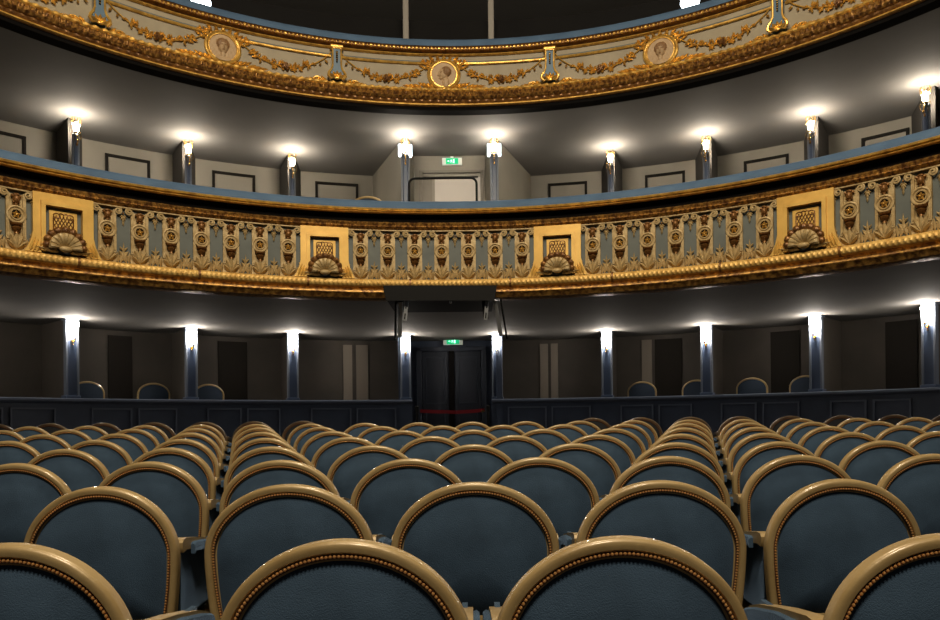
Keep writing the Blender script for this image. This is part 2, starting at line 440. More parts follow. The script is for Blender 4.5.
for i in range(n):
    o = i*4
    for q in ((0,1,5,4),(2,6,7,3),(0,4,6,2),(1,3,7,5)): fs.append(tuple(o+x for x in q))
fs += [(0,2,3,1),(n*4,n*4+1,n*4+3,n*4+2)]
mb.add(vs, fs); mb.obj('belt', M['red'], root)
mb = MB(); mb.box(b.x-a.x-.03, -.006, b.z-a.z-.02, .05, .012, .022); mb.obj('belt_clip', M['brass'], root)

# ------------------------------------------------------------------ first balcony front
e = EYE
root = empty('theatre_balcony', B1.p(0, 0, Z1), label='lower balcony front with gilt panels, carved pilasters and blue velvet rail', cat='balcony')
R1 = root; off1 = -Vector(root.location)
def p1(mb, name, m, parent=None, **k): return mb.obj(name, m, R1, loc=off1, **k)
mb = MB(); sweep(mb, B1, -AR, AR, [(0,e+1.50),(0,e+2.40),(-.12,e+2.40),(-.12,e+1.50)]); p1(mb, 'parapet_wall', M['teal'])
mb = MB(); pr = [(-.16,e+2.46)]
for k in range(9):
    a = pi*k/8; pr.append((-.02-.15*cos(a)*1.0, e+2.49+.115*sin(a)))
pr += [(.13,e+2.46)]
sweep(mb, B1, -AR, AR, pr); p1(mb, 'velvet_armrest', M['padblue'])
mb = MB(); sweep(mb, B1, -AR, AR, [(.10,e+2.482),(.150,e+2.482),(.178,e+2.470),(.174,e+2.452),(.150,e+2.446),(.158,e+2.432),(.14,e+2.424),(.10,e+2.426)]); p1(mb, 'rail_moulding', M['gilt'])
mb = MB(); sweep(mb, B1, -AR, AR, [(-.05,e+2.48),(.115,e+2.48),(.115,e+2.432),(.04,e+2.41),(.045,e+2.33),(-.05,e+2.33)]); p1(mb, 'recess_band', M['black'])
def eggs(per, amp, rows):
    def f(s, i):
        if i not in rows: return (0, 0)
        w = abs(sin(pi*s/per)); return (amp*(w-.5), 0)
    return f
mb = MB(); sweep(mb, B1, -AR, AR, [(-.05,e+2.345),(.055,e+2.345),(.075,e+2.325),(.065,e+2.30),(.075,e+2.285),(.05,e+2.262),(.035,e+2.25),(-.05,e+2.25)], .0125, eggs(.05,.022,(2,3,4,5))); p1(mb, 'egg_and_dart_cornice', M['giltleaf'])
mb = MB(); sweep(mb, B1, -AR, AR, [(-.02,e+2.254),(.045,e+2.254),(.045,e+2.242),(-.02,e+2.242)]); p1(mb, 'top_fillet', M['stone'])
# ribbed torus
def ribs(s, i):
    if i in (0, 9): return (0, 0)
    w = abs(sin(pi*(s+.012*i)/.052))**.6; return (.016*(w-.6), 0)
pr = [(-.02,e+1.585)]+[(.03+.052*cos(a), e+1.628+.048*sin(a)) for a in [-pi/2+pi*k/7 for k in range(8)]]+[(-.02,e+1.676)]
mb = MB(); sweep(mb, B1, -AR, AR, pr, .0087, ribs); p1(mb, 'ribbed_torus', M['giltsoft'])
for k in range(-30, 31, 4):
    th = k*.0525+.02
    if abs(th) < 1.2:
        mb = MB(); mb.tube([B1.p(th-.0022,.03,e+1.628), B1.p(th+.0022,.03,e+1.628)], .058, 14)
        p1(mb, 'ribbon_band', M['giltdark'])
mb = MB(); sweep(mb, B1, -AR, AR, [(-.05,e+1.59),(.035,e+1.59),(.01,e+1.555),(.015,e+1.54),(.045,e+1.535),(.05,e+1.515),(.02,e+1.49),(.0,e+1.462),(-.06,e+1.455),(-.2,e+1.455),(-.2,e+1.495),(-.05,e+1.50)], .02,
   lambda s,i: ((.008*(1 if sin(2*pi*s/.16) > 0 else -.4)) if i in (6,7) else 0, 0)); p1(mb, 'lower_moulding', M['giltmid'])
mb = MB(); sweep(mb, B1, -AR, AR, [(.03,e+1.537),(.052,e+1.535),(.056,e+1.522),(.05,e+1.512),(.03,e+1.514)]); p1(mb, 'gilt_fillet', M['giltmid'])

# carved pilaster of the lower balcony: built once, copied along the curve.  z=0 is the foot of the frieze
ZF = e+1.676; HF = .575
def pilaster():
    mb = MB()
    mb.plate([(-.07,.10),(.07,.10),(.07,.535),(-.07,.535)], -.010, .01)
    for s in (-1, 1):
        mb.plate([(s*.058,.10),(s*.058,.54),(s*.086,.54),(s*.086,.10)][::s], -.030, .01)
        mb.plate([(s*.067,.12),(s*.067,.53),(s*.077,.53),(s*.077,.12)][::s], -.038, -.028)
        pts = []
        for k in range(22):       # volute scroll
            a = pi/2+s*-(k/21)*3.4*pi; rr = .038*(1-k/26)
            pts.append((s*.102+rr*cos(a)*1, -.034-.0006*k, .533+rr*sin(a)))
        mb.tube(pts, [.0095]*22, 6)
    mb.plate([(-.088,.0),(-.092,.06),(-.086,.12),(.086,.12),(.092,.06),(.088,.0)], -.018, .01)
    root = mb.obj('pilaster_carving', M['stone'], R1)
    mb = MB()                        # medallion ring
    mb.plate([(.088*cos(2*pi*k/24), .335+.085*sin(2*pi*k/24)) for k in range(24)], -.034, .0)
    mb.torus(0, .335, .078, .076, .012, -.034, 24, 7); mb.torus(0, .335, .048, .050, .009, -.038, 20, 6)
    mb.obj('medallion_ring', M['stone'], root)
    mb = MB(); mb.plate([(.047*cos(2*pi*k/16), .335+.049*sin(2*pi*k/16)) for k in range(16)], -.0355, -.02)
    mb.obj('medallion_field', M['black'], root)
    mb = MB()
    for k in range(5):
        a = pi/2+2*pi*k/5; mb.leaf(0, .333, a, .042, .026, .016, -.036)
    mb.ball((0,-.05,.333), .011, 8, 5); mb.obj('rosette', M['gilt'], root)
    mb = MB()                        # mask head under the capital
    mb.ball((0,-.035,.478), .036, 12, 8, (.9,1.0,1.15)); mb.ball((0,-.068,.473), .007, 6, 5, (.8,1.2,2.0))
    for s in (-1, 1): mb.ball((s*.013,-.062,.490), .006, 6, 4); mb.ball((s*.033,-.033,.51), .016, 7, 5); mb.ball((s*.024,-.035,.450), .012, 6, 5)
    mb.ball((0,-.062,.455), .007, 6, 4, (1.6,.8,.7)); mb.ball((0,-.040,.522), .021, 8, 5, (1.5,1,.7)); mb.ball((0,-.035,.433), .014, 8, 5, (1,.9,1.4))
    mb.obj('mask', M['giltdark'], root)
    mb = MB()                        # urn
    mb.lathe([(.001,0),(.020,.0),(.015,.02),(.036,.04),(.046,.06),(.024,.075),(.050,.085),(.056,.100),(.001,.103)], (0,-.032,.150), 12)
    mb.obj('urn', M['giltdark'], root)
    mb = MB()                        # acanthus spray beneath the urn
    for a, L, W in ((pi/2,.165,.06),(pi/2-.42,.15,.05),(pi/2+.42,.15,.05),(pi/2-.85,.125,.042),(pi/2+.85,.125,.042)):
        mb.leaf(0, .008, a, L, W, .034, -.02, .025)
    mb.obj('acanthus_spray', M['stone'], root)
    return root
def interval():
    mb = MB()
    for s in (-1, 1):
        for a, L, W, x, z in ((pi/2+s*.25,.15,.045,s*.030,.0),(pi/2-s*.05,.12,.036,s*.052,.0),(pi/2+s*.55,.12,.03,s*.012,.03),):
            mb.leaf(x, z, a, L, W, .022, -.006, .015)
        for j in range(3):
            mb.leaf(s*.004, .05+.04*j, pi/2-s*(.95-.1*j), .055, .022, .012, -.01, .008)
    mb.leaf(0, .03, pi/2, .19, .028, .02, -.012, .01)
    root = mb.obj('leaf_carving', M['stone'], R1)
    mb = MB()
    for k in range(3): mb.leaf(0, .49-.028*k, -pi/2, .05, .03-.004*k, .02, -.01)
    for s in (-1, 1): mb.leaf(0, .50, -pi/2+s*.9, .045, .018, .014, -.01); mb.leaf(0, .49, -pi/2+s*.5, .05, .018, .014, -.01)
    mb.obj('bellflower_drop', M['stone'], root)
    mb = MB(); mb.ball((0,-.015,.515), .011, 8, 5); mb.obj('rosette', M['giltdark'], root)
    return root
def place(o, arc, th, z, off, out=0):
    p = arc.p(th, out, z); o.location = p+off; o.rotation_euler = (0,0,-th)
P0 = pilaster(); I0 = interval(); fp = fi = True
cart_px = [62.5, 324.3, 557.8, 807]
cth = [B1.th_px(x, 250) for x in cart_px]
dth = (cth[3]-cth[0])/3
cths = [cth[0]-dth] + cth + [cth[3]+dth]
# carved pilasters fill the bays between the cartouches, seven to a bay
for ci in range(-1, 6):
    ta = cths[ci] if ci >= 0 else cths[0]-dth
    tb = cths[ci+1] if ci+1 < len(cths) else cths[-1]+dth
    base = (ta+tb)/2; q = (tb-ta)/8.62
    for k in range(7):
        th = base+(k-3)*q
        if abs(th) > 1.15: continue
        o = P0 if fp else copy_tree(P0, R1); fp = False; place(o, B1, th, ZF, off1)
        for dd in ([-.5, .5] if k == 0 else [.5]):
            t2 = th+dd*q
            if abs(t2) > 1.15: continue
            o = I0 if fi else copy_tree(I0, R1); fi = False; place(o, B1, t2, ZF, off1)

def cartouche():
    W, Hh = .29, .575
    mb = MB()
    z0, z1 = -.03, .585; x0, xi = .285, .165
    def fr(xo, xi, zo, zi, zb, y0, y1):
        mb.plate([(-xo,zb),(-xi,zb),(-xi,zo),(-xo,zo)], y0, y1); mb.plate([(xi,zb),(xo,zb),(xo,zo),(xi,zo)], y0, y1)
        mb.plate([(-xo,zi),(xo,zi),(xo,zo),(-xo,zo)], y0-.0005, y1)
    x0 = .272
    fr(x0, .19, .585, .49, .02, -.055, .0)
    fr(.205, .165, .505, .465, .02, -.078, .0)
    # flared feet
    for s in (-1, 1):
        mb.plate([(s*.2,.0),(s*(x0+.075),.0),(s*(x0+.045),.05),(s*(x0+.02),.11),(s*x0,.20),(s*.2,.20)][::s], -.057, .0)
        for k in range(3):
            mb.leaf(s*(x0+.035-.03*k), .0, pi/2+s*.35, .16-.02*k, .035, .02, -.06, .01)
    root = mb.obj('cartouche_frame', M['giltflat'], R1)
    mb = MB(); mb.plate([(-.17,.02),(.17,.02),(.17,.47),(-.17,.47)], -.012, .0); mb.obj('recessed_field', M['teal'], root)
    mb = MB(); mb.plate([(-.125,.08),(.125,.08),(.125,.43),(-.125,.43)], -.032, -.01)
    pl = mb.obj('lattice_plaque', M['giltflat'], root)
    mb = MB()
    for k in range(-5, 6):
        for s in (-1, 1):
            pts = []
            for j in range(2):
                z = (.14, .385)[j]; x = k*.032+s*(z-.26)*.55
                pts.append((x, z))
            (xa, za), (xb, zb) = pts
            # clip to |x|<.085
            def cl(x0_, z0_, x1_, z1_):
                t0, t1 = 0, 1; dx = x1_-x0_
                for lim, sg in ((.085,1),(-.085,-1)):
                    a_, b_ = sg*x0_-abs(lim), sg*dx
                    if abs(b_) < 1e-9:
                        if a_ > 0: return None
                        continue
                    t = -a_/b_
                    if b_ > 0: t1 = min(t1, t)
                    else: t0 = max(t0, t)
                return (x0_+dx*t0, z0_+(z1_-z0_)*t0, x0_+dx*t1, z0_+(z1_-z0_)*t1) if t1 > t0 else None
            c = cl(xa, za, xb, zb)
            if c: mb.tube([(c[0],-.036,c[1]),(c[2],-.036,c[3])], .0048, 5)
    for s in (-1, 1):
        mb.tube([(s*.09,-.036,.12),(s*.09,-.036,.37)], .006, 5)
        mb.tube([(s*(.06+.03*cos(a)), -.036, .385+.022*sin(a)) for a in [pi*2*k/12 for k in range(13)]], .005, 5)
        mb.tube([(s*(.02+.02*cos(a)), -.036, .395+.015*sin(a)) for a in [pi*k/8 for k in range(9)]], .005, 5)
    mb.obj('lattice', M['giltdark'], pl)
    # fluted shell: upper lobes dark and cupped, lower flutes pale
    mb = MB(); md = MB()
    for k in range(9):
        a = pi*(.04+.92*k/8); L = .125+.02*sin(a)
        n = 7; hw = .030
        vs = []; 
        for j in range(n+1):
            t = j/n; r = .03+L*t; w = hw*(.35+.75*t)*(1 if t < .9 else .75); o = .075+.055*sin(t*pi*.75)
            for q in (-1, -.4, .4, 1):
                vs.append((r*cos(a)-q*w*sin(a), -o-(.014 if abs(q) < .9 else 0)+(0 if t < .99 else .02), .055+r*sin(a)*.92+q*w*cos(a)))
        fs = []
        for j in range(n):
            for q in range(3): fs.append((j*4+q, j*4+q+1, j*4+5+q, j*4+4+q))
        (mb if True else md).add(vs, fs)
        tipx, tipz = (.03+L)*cos(a), .055+(.03+L)*sin(a)*.92
        md.ball((tipx*1.06, -.095, tipz*1.08), .036+.008*sin(a), 8, 6, (1,1.0,.95))
    mb.ball((0,-.105,.05), .05, 12, 7, (1.2,.7,.6))
    for s in (-1, 1):
        for j in range(3): mb.leaf(s*.05, .02, (0 if s > 0 else pi)+s*(.15+.22*j), .21-.03*j, .04, .03, -.06, .02)
    sh = mb.obj('shell', M['stone'], root)
    md.obj('shell_lip', M['giltdark'], sh)
    return root
C0 = cartouche(); fc = True
for th in cths:
    if abs(th) > 1.3: continue
    o = C0 if fc else copy_tree(C0, R1); fc = False; place(o, B1, th, ZF, off1, .01)

# ------------------------------------------------------------------ second balcony front
R2 = empty('theatre_balcony', B2.p(0, 0, Z2), label='upper balcony front with portrait medallions, garlands and blue velvet rail', cat='balcony')
off2 = -Vector(R2.location)+Vector((0,0,-.035))
def p2(mb, name, m, **k): return mb.obj(name, m, R2, loc=off2, **k)
mb = MB(); sweep(mb, B2, -AR, AR, [(0,e+4.62),(0,e+5.40),(-.12,e+5.40),(-.12,e+4.62)]); p2(mb, 'parapet_wall', M['cream'])
mb = MB(); pr = [(-.18,e+5.44)]+[(-.03-.15*cos(pi*k/8), e+5.47+.115*sin(pi*k/8)) for k in range(9)]+[(.12,e+5.44)]
sweep(mb, B2, -AR, AR, pr); p2(mb, 'velvet_armrest', M['padblue'])
mb = MB(); sweep(mb, B2, -AR, AR, [(-.1,e+5.455),(.10,e+5.455),(.11,e+5.44),(.09,e+5.42),(.09,e+5.40),(.065,e+5.388),(-.1,e+5.388)]); p2(mb, 'rail_moulding', M['giltdark'])
mb = MB(); n = int(2*1.15*B2.R/.055)
for k in range(n):
    th = -1.15+2.3*k/n; p = B2.p(th, .095, e+5.412); Mx = Matrix.Translation(p) @ Matrix.Rotation(-th, 4, 'Z')
    mb.ball((0,0,0), .02, 6, 5, ((1.25 if k % 2 else .7), 1, 1.1 if k % 2 else .95), Mx)
p2(mb, 'bead_and_reel', M['gilt'])
mb = MB(); sweep(mb, B2, -AR, AR, [(-.02,e+5.365),(.045,e+5.363),(.050,e+5.348),(.03,e+5.342),(-.02,e+5.342)]); p2(mb, 'gilt_fillet', M['gilt'])
mb = MB(); sweep(mb, B2, -AR, AR, [(-.01,e+4.875),(.035,e+4.872),(.062,e+4.855),(.066,e+4.83),(.05,e+4.812),(-.01,e+4.81)], .02,
   lambda s,i: ((.014*(abs(sin(pi*s/.11))-.5)) if i in (1,2,3) else 0, (.008*sin(2*pi*s/.11)) if i in (1,2) else 0)); p2(mb, 'scroll_moulding', M['gilt'])
mb = MB(); sweep(mb, B2, -AR, AR, [(-.01,e+4.815),(.05,e+4.812),(.085,e+4.785),(.075,e+4.755),(.095,e+4.725),(.075,e+4.70),(.04,e+4.69),(-.01,e+4.69)], .0125,
   lambda s,i: ((.034*(abs(sin(pi*(s+.012*i)/.066))-.55)) if i in (2,3,4) else 0, (.010*sin(2*pi*s/.066)) if i in (2,3) else 0)); p2(mb, 'leaf_moulding', M['giltleaf'])
mb = MB(); sweep(mb, B2, -AR, AR, [(-.05,e+4.70),(.05,e+4.70),(.04,e+4.67),(.015,e+4.65),(.03,e+4.63),(.02,e+4.61),(-.05,e+4.605)], .02,
   lambda s,i: ((.010*(1 if sin(2*pi*s/.12) > 0 else -.6)) if i in (2,3) else 0, 0)); p2(mb, 'lower_moulding', M['giltdark'])
mb = MB(); sweep(mb, B2, -AR, AR, [(.01,e+4.645),(.045,e+4.64),(.048,e+4.622),(.01,e+4.615)], .04); p2(mb, 'gilt_fillet', M['gilt'])
mb = MB(); sweep(mb, B2, -AR, AR, [(0,e+4.61),(-.02,e+4.57),(-.17,e+4.555),(-.17,e+4.60),(-.12,e+4.62)]); p2(mb, 'dark_underside', M['black'])

cm = [B2.th_px(222, 45), B2.th_px(445, 73), B2.th_px(660, 47)]
hm = (cm[2]-cm[0])/4; mc = (cm[0]+cm[1]+cm[2])/3
ZM = e+5.055
def head(kind):
    n = 44
    def dome(x, z, cx, cz, a, b, h, p=.5):
        q = 1-((x-cx)/a)**2-((z-cz)/b)**2
        return h*q**p if q > 0 else 0
    def hf(x, z):                      # -> height, hair or shadow colour
        if kind == 'profile':          # head turned to the left
            face = dome(x,z,-.02,.05,.34,.40,.10); hair = dome(x,z,.16,.20,.36,.38,.13); nose = dome(x,z,-.36,.0,.10,.13,.05)
            neck = dome(x,z,.14,-.62,.24,.42,.08); chin = dome(x,z,-.20,-.26,.14,.12,.06); curl = .012*sin(22*x+13*z)*cos(17*z)
            h = max(face, nose, neck, chin, hair+(curl if hair > 0 else 0)); dk = hair > max(face, .01) and (x > -.02 or z > .34)
            if hypot((x+.20)/.07, (z-.10)/.035) < 1 or hypot((x+.29)/.07, (z+.20)/.02) < 1: dk = True; h -= .01
        else:                          # head facing out
            face = dome(x,z,0,.04,.30,.44,.12); hair = dome(x,z,0,.22,.42,.40,.10); nose = dome(x,z,.01,-.02,.055,.17,.05, .8)
            bust = dome(x,z,0,-.98,.72,.42,.07); neck = dome(x,z,0,-.5,.15,.3,.07)
            h = max(face+nose, hair+.01*sin(24*x)*cos(15*z), bust, neck); dk = hair+.0 > face and hair > .01 and z > -.12
            if abs(abs(x)-.12) < .07 and abs(z-.12) < .035: dk = True; h -= .012
            if abs(x) < .10 and abs(z+.215) < .022: dk = True
        return h, dk
    vs = []; idx = {}; mb = MB(); dkv = {}
    for i in range(n+1):
        for j in range(n+1):
            x = -1+2*i/n; z = -1+2*j/n; r = hypot(x, z); m = max(abs(x), abs(z))
            if r > 1e-6: x, z = x*m/r, z*m/r
            h, d = hf(x*.92, z*.92); idx[i,j] = len(vs); dkv[i,j] = d; vs.append((x*.17, -.012-h*.42, z*.185))
    mb.v = [tuple(p) for p in vs]
    for i in range(n):
        for j in range(n):
            mb.f.append((idx[i,j], idx[i+1,j], idx[i+1,j+1], idx[i,j+1])); mb.m.append(1 if sum((dkv[i,j],dkv[i+1,j],dkv[i+1,j+1],dkv[i,j+1])) >= 2 else 0)
    return mb
def medallion(kind):
    mb = MB(); mb.torus(0, 0, .195, .205, .024, -.012, 36, 8); mb.torus(0, 0, .168, .182, .010, -.016, 36, 6)
    root = mb.obj('portrait_medallion', M['gilt'], R2)
    head(kind).obj('relief_portrait', [M['relief'], M['hair']], root)
    mb = MB()
    for k in range(7):
        a = pi/2+(k-3)*.32; mb.leaf(.20*cos(a), .20*sin(a), a+(k-3)*.12, .085, .045, .03, -.02, .01)
    for s in (-1, 1):
        for k in range(4): mb.leaf(s*(.12+.04*k), .20-.035*k, (pi/2-s*(.9+.1*k)), .10, .035, .03, -.015, .01)
    mb.ball((0,-.04,.225), .026, 8, 6); mb.obj('leaf_crest', M['gilt'], root)
    mb = MB()
    for s in (-1, 1):
        for k in range(7):
            L = .13; x = s*(.13+.05*k); z = -.205+.012*k*(1 if k < 3 else .2)
            a = (0 if s > 0 else pi)+s*(.7-.07*k)
            mb.leaf(x, z, a, L, .04, .026, -.008, .01)
        mb.tube([(s*.05,-.012,-.215),(s*.25,-.014,-.215),(s*.5,-.01,-.205)], [.014,.011,.004], 6)
    mb.ball((0,-.03,-.215), .026, 8, 5, (1.6,.8,.8)); mb.obj('palm_leaves', M['gilt'], root)
    return root
def console():
    mb = MB()
    pr = [(.044,.27),(.044,.02),(.060,-.04),(.075,-.10),(.066,-.16),(-.066,-.16),(-.075,-.10),(-.060,-.04),(-.044,.02),(-.044,.27)]
    mb.plate([(x, z) for x, z in pr], -.085, .0)
    root = mb.obj('bracket', M['conblue'], R2)
    mb = MB()
    for s in (-1, 1):
        mb.tube([(s*.05,-.085,.27),(s*.050,-.085,.02),(s*.066,-.09,-.04),(s*.098,-.095,-.09),(s*.105,-.09,-.13),(s*.075,-.085,-.17),(s*.045,-.088,-.16)], [.011,.011,.014,.016,.018,.015,.008], 7)
    mb.obj('gilt_edge', M['gilt'], root)
    mb = MB(); mb.plate([(-.010,.06),(.010,.06),(.012,.22),(-.012,.22)], -.09, -.08); mb.obj('flute', M['frame'], root)
    mb = MB()
    for k in range(5): mb.ball((0,-.094,.20-.03*k), .010-.001*k, 7, 5)
    mb.obj('bell_husks', M['gilt'], root)
    mb = MB(); mb.rbox(0,-.05,.285,.16,.12,.045,.012); mb.rbox(0,-.05,.262,.12,.10,.02,.006); mb.obj('cap', M['gilt'], root)
    mb = MB()
    for k in range(5):
        a = pi/2+(k-2)*.5; mb.leaf(0, -.17, a, .115, .05, .035, -.085, .015)
    mb.ball((0,-.10,-.17), .025, 8, 5, (1.3,.8,.7)); mb.obj('acanthus_foot', M['gilt'], root)
    mb = MB()
    for s in (-1, 1):
        mb = MB()
        for k in range(5): mb.leaf(s*(.11+.05*k), -.19, (0 if s > 0 else pi)+s*(.75-.1*k), .11-.01*k, .04, .026, -.008, .01)
        mb.tube([(s*(.23+.045*cos(a)*s), -.014, -.165+.03*sin(a)) for a in [s*(pi*1.5*k/9)+(0 if s > 0 else pi) for k in range(10)]], .010, 6)
        mb.obj('side_scroll', M['gilt'], root)
    return root
def garland(half):
    """swag from a console (x=0) to a medallion (x=half), z relative to the medallion centre"""
    mb = MB(); rnd = random.Random(5)
    x0, x1 = .07, half-.19; pts = []
    for k in range(25):
        t = k/24; x = x0+(x1-x0)*t
        z = .235-.29*(1-(2*t-1)**2)**.8 - .03*t
        pts.append((x, -.02, z))
    mb.tube(pts, .0085, 6)
    root = mb.obj('garland', M['gilt'], R2)
    mb = MB()
    for k, (x, y, z) in enumerate(pts[2:-1]):
        t = (k+2)/24; dens = 5 if abs(t-.5) < .13 else (4 if abs(t-.3) < .07 or abs(t-.78) < .08 else 1)
        if k in (7, 14): mb.obj('leaf_cluster', M['gilt'], root); mb = MB()
        for q in range(dens):
            a = rnd.uniform(0, 2*pi); rr = rnd.uniform(0, .025)
            mb.leaf(x+rr*cos(a), z+rr*sin(a), a, rnd.uniform(.045,.075), .034, .026, -.02, rnd.uniform(0,.02))
    mb.obj('leaf_cluster', M['gilt'], root)
    mb = MB(); cx, cz = pts[12][0], pts[12][2]
    for q in range(9):
        a = q*2.4; rr = .008+.0045*q; mb.ball((cx+rr*cos(a)*1.3, -.045, cz+rr*sin(a)), .021, 7, 5)
    mb.obj('flower_cluster', M['giltdark'], root)
    mb = MB(); bx = half-.30
    for q in range(9):
        a = rnd.uniform(0, 2*pi); mb.leaf(bx+rnd.uniform(-.05,.05), .19+rnd.uniform(-.03,.03), a, .055, .026, .025, -.02, .01)
    mb.obj('leaf_spray', M['gilt'], root)
    return root
def mirror_children(o):
    pass
halfw = hm*B2.R
G0 = garland(halfw)
G1 = copy_tree(G0, R2)
fm = {}; K0 = console(); fk = True; fg = [True, True]
for k in range(-3, 4):
    th = mc+2*hm*k
    kind = 'profile' if k % 2 == 0 else 'front'
    if abs(th) < 1.25:
        if kind in fm: o = copy_tree(fm[kind], R2)
        else: o = fm[kind] = medallion(kind)
        place(o, B2, th, ZM+.02, off2, .004); o.scale = (1.12,1.1,1.0)
        if k in (-1, 0, 1):
            o['label'] = {-1:'portrait of a head facing out', 0:'portrait of a head in profile', 1:'portrait of a head facing out'}[k]
for k in range(-4, 4):
    th = mc+2*hm*k+hm
    if abs(th) > 1.25: continue
    o = K0 if fk else copy_tree(K0, R2); fk = False; place(o, B2, th, ZM, off2); o.scale = (1.15,1.1,1)
    for s in (0, 1):
        src = G0 if s == 0 else G1
        o = src if fg[s] else copy_tree(src, R2); fg[s] = False
        place(o, B2, th, ZM, off2)
        if s == 1: o.scale = (-1,1,1)
# bend every swag along the curve
for nm in ('garland','leaf_cluster','flower_cluster','leaf_spray'):
    for me in bpy.data.meshes:
        if me.name.split('.')[0] == nm:
            for v in me.vertices:
                t = v.co.x/B2.R; r = B2.R+v.co.y; v.co = (r*sin(t), r*cos(t)-B2.R, v.co.z)
# gilt rod between consoles and medallions
mb = MB()
for k in range(-4, 4):
    tc = mc+2*hm*k+hm
    for s in (-1, 1):
        a0, a1 = tc+s*.075/B2.R, tc+s*(halfw-.19)/B2.R
        if abs(tc) > 1.2: continue
        mb.tube([B2.p(a0+(a1-a0)*j/14, .018, ZM+.175) for j in range(15)], .019, 7)
p2(mb, 'gilt_rod', M['gilt'])
mb = MB(); sweep(mb, B2, -AR, AR, [(-.01,ZM+.215),(.012,ZM+.215),(.012,ZM+.19),(-.01,ZM+.19)]); p2(mb, 'grey_band', M['teal'])

# ------------------------------------------------------------------ balcony one: back wall panels, posts, piers, lamps
npan = 6
for i, (a, b, ya) in enumerate(((-18,26,126),(105,150,151),(212,255,167),(315,358,180),(548,587,180),(645,685,168),(744,789,152),(862,910,124))):
    t0, t1 = UW.th_px(a, 170), UW.th_px(b, 170); zt = Z2-.17; zb = BF+.25; g = .045/UW.R
    mb = MB()
    for (q0, q1, z0, z1) in ((t0,t1,zt-.045,zt),(t0,t1,zb,zb+.04),(t0,t0+g,zb,zt),(t1-g,t1,zb,zt)):
        sweep(mb, UW, q0, q1, [(.028,z0),(.034,(z0+z1)/2),(.028,z1),(-.01,z1),(-.01,z0)], .05)
    struct(mb, 'trim_%d' % (i+10), M['frame'])
post_top = [(75.5,119),(188,141.5),(292,155),(405,140.5),(494,140),(610.5,151),(706,137.5),(811,117.5),(926,88)]
LU = 34.0
for i, (px, py) in enumerate(post_top):
    p = at_z(px, py, 4.50); th = atan2(p.x-UW.c[0], p.y-UW.c[1]); centre = i in (3, 4)
    tx, ty = cos(th), -sin(th); nx, ny = sin(th), cos(th)
    nm = names9[i].replace('centre door', 'upper exit')
    root = empty('balcony_post', (p.x, p.y, BF), rz=-th, label='slim blue post with a lamp on the balcony, ' + nm, cat='post', group='lamp posts of the first balcony')
    H = Z2-BF
    mb = MB(); w = .13 if centre else .095
    mb.rbox(0, 0, (H-.34)/2, w*.6, w*.7, H-.34, .01); mb.obj('shaft', M['pillar'], root)
    mb = MB()
    for s in (-1, 1): mb.rbox(s*w*.42, .0, (H-.34)/2, w*.2, w*.5, H-.34, .004)
    mb.obj('edge_trim', M['pillar2'], root)
    mb = MB(); mb.lathe([(.001,H-.345),(w*.5,H-.345),(w*.55,H-.32),(w*.35,H-.30),(.001,H-.299)], n=14); mb.obj('cap', M['pillar2'], root)
    # pier behind the post
    q = [Vector((p.x, p.y))+Vector((nx, ny))*.22]
    dwall = UW.R-hypot(p.x-UW.c[0], p.y-UW.c[1])
    bw = .19
    pcx = [69.5,184,290,405,494,611.5,706,816,925][i]; c = UW.p(UW.th_px(pcx, 150), -.02)
    if not centre:
        poly = [(q[0].x-tx*.05, q[0].y-ty*.05), (c.x-tx*bw, c.y-ty*bw), (c.x+tx*bw, c.y+ty*bw), (q[0].x+tx*.05, q[0].y+ty*.05)]
        mb = MB(); mb.prism(poly, BF, Z2); struct(mb, 'pier_wall', M['pier'], smooth=False)
    lroot = empty('balcony_lamp', (p.x-nx*.03, p.y-ny*.03, Z2-.33), rz=-th, label='bright glass lamp on the balcony post, ' + nm, cat='wall lamp', group='lamps on the first balcony posts')
    mb = MB(); mb.tube([(0,-.03,-.14),(0,-.085,-.12),(0,-.085,-.05),(0,-.05,.0),(0,0,.032)], .007, 8); mb.ball((0,-.085,-.10), .016, 8, 6); mb.ball((.0,-.04,-.14), .014, 8, 5, (1,.6,2)); mb.obj('arm', M['brass'], lroot)
    mb = MB(); mb.lathe([(.001,.03),(.022,.032),(.03,.045),(.03,.052),(.001,.053)], n=14); mb.obj('cup', M['brass'], lroot)
    mb = MB(); mb.lathe([(.001,.055),(.026,.06),(.036,.09),(.036,.15),(.024,.185),(.001,.19)], n=16); mb.obj('lamp_glass', M['bulb2'], lroot)
    if centre:
        mb = MB()
        for s in (-1, 1): mb.rbox(s*.085, .02, .085, .045, .03, .20, .008)
        mb.obj('side_glass', M['bulb'], lroot)
    mb = MB()
    for k in range(11):
        a = 2*pi*k/11+.2; mb.tube([(.055*cos(a),.055*sin(a),.15),(.07*cos(a),.07*sin(a),.23),(.05*cos(a),.05*sin(a),.262)], .0035, 4)
    mb.torus(0, 0, .07, .07, .003, 0, 24, 5)
    mb.v = mb.v
    mb.obj('ray_wires', M['brass'], lroot)  # wires added round the glass to throw rays on the ceiling

